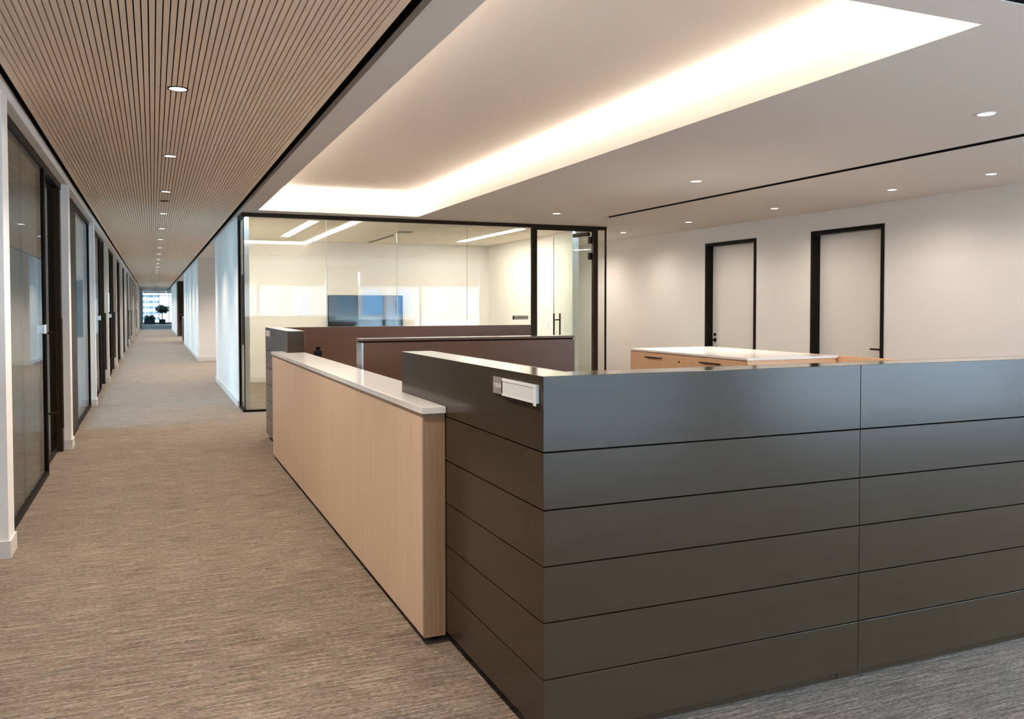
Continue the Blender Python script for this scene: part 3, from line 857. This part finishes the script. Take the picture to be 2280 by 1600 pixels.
# ------------------------------------------------------------------ storage island and oak screen
IX0, IX1, IY0, IY1, IZ = 4.68, 5.66, 5.90, 7.83, 0.98
t = thing('storage_island', ((IX0 + IX1) / 2, (IY0 + IY1) / 2, 0), 'oak drawer island with a white stone top behind the near desk wall', 'cabinet')
box('body', M['oakwarm'], IX0 + 0.02, IX1, IY0 + 0.02, IY1 - 0.02, 0.06, IZ, t)
box('toe_kick', M['black'], IX0 + 0.06, IX1 - 0.06, IY0 + 0.06, IY1 - 0.06, 0, 0.06, t)
box('side_panel', M['oakwarm'], IX0, IX1, IY0, IY0 + 0.02, 0.06, IZ, t)
box('side_panel', M['oakwarm'], IX0, IX1, IY1 - 0.02, IY1, 0.06, IZ, t)
MB().box(IX0 - 0.012, IX1 + 0.012, IY0 - 0.012, IY1 + 0.012, IZ, IZ + 0.02).build('stone_top', M['quartz'], t, 0.0015)
ym = (IY0 + IY1) / 2
for y0, y1 in ((IY0 + 0.023, ym - 0.002), (ym + 0.002, IY1 - 0.023)):
    for z0, z1 in ((0.68, 0.972), (0.375, 0.675), (0.07, 0.37)):
        d = box('drawer', M['oakwarm'], IX0, IX0 + 0.02, y0, y1, z0, z1, t, 0.001)
        yc = (y0 + y1) / 2 + 0.02; zc = z1 - 0.045
        h = MB().box(IX0 - 0.028, IX0 - 0.018, yc - 0.15, yc + 0.15, zc - 0.005, zc + 0.005).box(IX0 - 0.02, IX0, yc - 0.14, yc - 0.13, zc - 0.004, zc + 0.004).box(IX0 - 0.02, IX0, yc + 0.13, yc + 0.14, zc - 0.004, zc + 0.004)
        h.build('bar_handle', M['darkframe'], d)
        if z0 > 0.6:
            MB().tube((IX0, y0 + 0.055, zc - 0.02), (IX0 - 0.004, y0 + 0.055, zc - 0.02), 0.010, 14).build('lock', M['darkframe'], d)
t = thing('oak_screen', (5.7, 6.0, 0), 'low plain oak screen panel running toward the viewer from the island', 'divider')
box('panel', M['oakwarm'], 5.675, 5.72, 3.2, 7.84, 0.05, 0.999, t, 0.001)
box('toe_kick', M['black'], 5.685, 5.71, 3.22, 7.82, 0, 0.05, t)

# ------------------------------------------------------------------ recessed lights
def downlight(x, y, r, label, group, ring_m, power, angle, z=ZC, tilt=(0, 0), on=True, name='recessed_downlight', blend=0.85):
    t = thing(name, (x, y, z), label, 'downlight', group)
    MB().ring(x, y, z - 0.005, z + 0.002, r, r * 1.18, 32).build('trim_ring', ring_m, t)
    MB().tube((x, y, z - 0.001), (x, y, z - 0.003), r, 32).build('lens', M['lens'] if on else M['black'], t)
    if on and power:
        spot(x, y, z - 0.012, power, angle, blend, WARM, 0.045, t, tilt)
    return t


cy = [5.43 + 2.425 * i for i in range(-3, 27)]
BEH = ['third', 'second', 'first']
for i, y in enumerate(cy):
    n = i - 3
    if n < 0:
        lab = 'black-ringed downlight in the slatted ceiling, %s one above or behind the viewer' % BEH[i]
    elif n < 16:
        lab = 'black-ringed downlight in the slatted ceiling, %s of the row ahead' % ORD[n]
    else:
        lab = 'tiny distant downlight in the slatted ceiling toward the end window'
    downlight(0.152, y, 0.05, lab, 'downlights in the slatted ceiling', M['black'], SPOT_CORRIDOR if y < 60 else 0, 120)
t = thing('ceiling_speaker', (0.145, 11.2, ZC), 'dark unlit round grille in the slatted ceiling between downlights', 'speaker')
MB().ring(0.145, 11.2, ZC - 0.004, ZC + 0.02, 0.045, 0.055, 28).build('ring', M['black'], t)
MB().tube((0.145, 11.2, ZC - 0.003), (0.145, 11.2, ZC + 0.01), 0.045, 28).build('grille', M['darkframe'], t)
for i, (y, lab) in enumerate(((10.64, 'white recessed downlight in the soffit nearest the glass wall'), (7.36, 'white recessed downlight, middle of the soffit row between cove and black slot'), (4.05, 'largest white recessed downlight at the upper right of the soffit'), (0.76, 'white recessed downlight behind the viewer'), (-2.5, 'white recessed downlight near the windows behind the viewer'))):
    downlight(5.172, y, 0.052, lab, 'downlights in the soffit', M['white'], SPOT_LOBBY, 115)
for i, (y, lab) in enumerate(((14.86, 'unseen wall-side downlight added to brighten the passage behind the glass room'), (12.91, 'small wall-side downlight beyond the glass wall corner'), (10.95, 'small wall-side downlight before the far cream door'), (9.0, 'small wall-side downlight between the two cream doors'), (7.07, 'small wall-side downlight above the near cream door'), (5.86, 'small wall-side downlight at the right edge of the picture'), (4.4, 'small wall-side downlight outside the picture'))):  # first lamp is unseen, added to brighten the passage wall
    downlight(7.565, y, 0.045, lab, 'wall-side downlights', M['white'], SPOT_WALL * (1.1, 0.75, 0.62, 0.62, 0.58, 0.36, 0.3)[i], 165, tilt=(0, 4), blend=1.0)
# concealed ceiling lights beyond the opening and in the far part of the building
for y, q in ((19.5, 'near side of the first side opening'), (22.4, 'far side of the first side opening'), (40, 'walnut cabinet'), (43, 'walnut shelf wall')):
    downlight(2.1, y, 0.05, 'white downlight off the corridor above the ' + q, 'downlights off the corridor', M['white'], 110, 140)

# ------------------------------------------------------------------ window wall behind the viewer
t = thing('window_2', (8, YB, 0), 'tall window wall behind the viewer', None, kind='structure')
bays = [(0.9, 5.0), (6.0, 10.1), (11.1, 15.2)]
for x0, x1 in bays:
    xm = (x0 + x1) / 2
    box('pane', M['backglass'], x0, xm - 0.03, YB - 0.01, YB, 0.15, 2.55, t)
    box('pane', M['backglass'], xm + 0.03, x1, YB - 0.01, YB, 0.15, 2.55, t)
    box('mullion', M['darkframe'], xm - 0.03, xm + 0.03, YB - 0.04, YB + 0.02, 0.15, 2.55, t)
    box('blind', M['blind'], x0 + 0.05, x1 - 0.05, YB + 0.06, YB + 0.065, 2.1, 2.55, t)
b = MB()
edges = [-5.0] + [v for q in bays for v in q] + [17.0]
for i in range(0, len(edges), 2):
    b.box(edges[i], edges[i + 1], YB - 0.3, YB, 0, ZC)
for x0, x1 in bays:
    b.box(x0, x1, YB - 0.3, YB, 0, 0.15); b.box(x0, x1, YB - 0.3, YB, 2.55, ZC)
struct(b.build('wall_back', M['gyp']))
struct(box('wall_far_right', M['gyp'], 16.8, 17.0, YB, 3.2, 0, ZC))
struct(box('wall_right_return', M['gyp'], XR, 17, 3.2, 3.4, 0, ZC))
portal(0.9, 15.2, YB - 0.2, 0.15, 2.55, '+y')
t = thing('brick_building', (8, -34, -12), 'banded office building across the street, seen only in reflections', 'building')
box('wall', M['facbrown'], -14, 30, -40, -34, -15, 14, t)
for r in range(-3, 4):
    box('band', M['facade'], -14, 30, -34, -33.8, r * 3.6 - 0.6, r * 3.6 + 0.5, t)
    if abs(r) < 2:
        for i in range(18):
            box('window', M['facglass'], -13 + 2.4 * i, -11.6 + 2.4 * i, -34.0, -33.9, r * 3.6 + 0.9, r * 3.6 + 2.7, t)
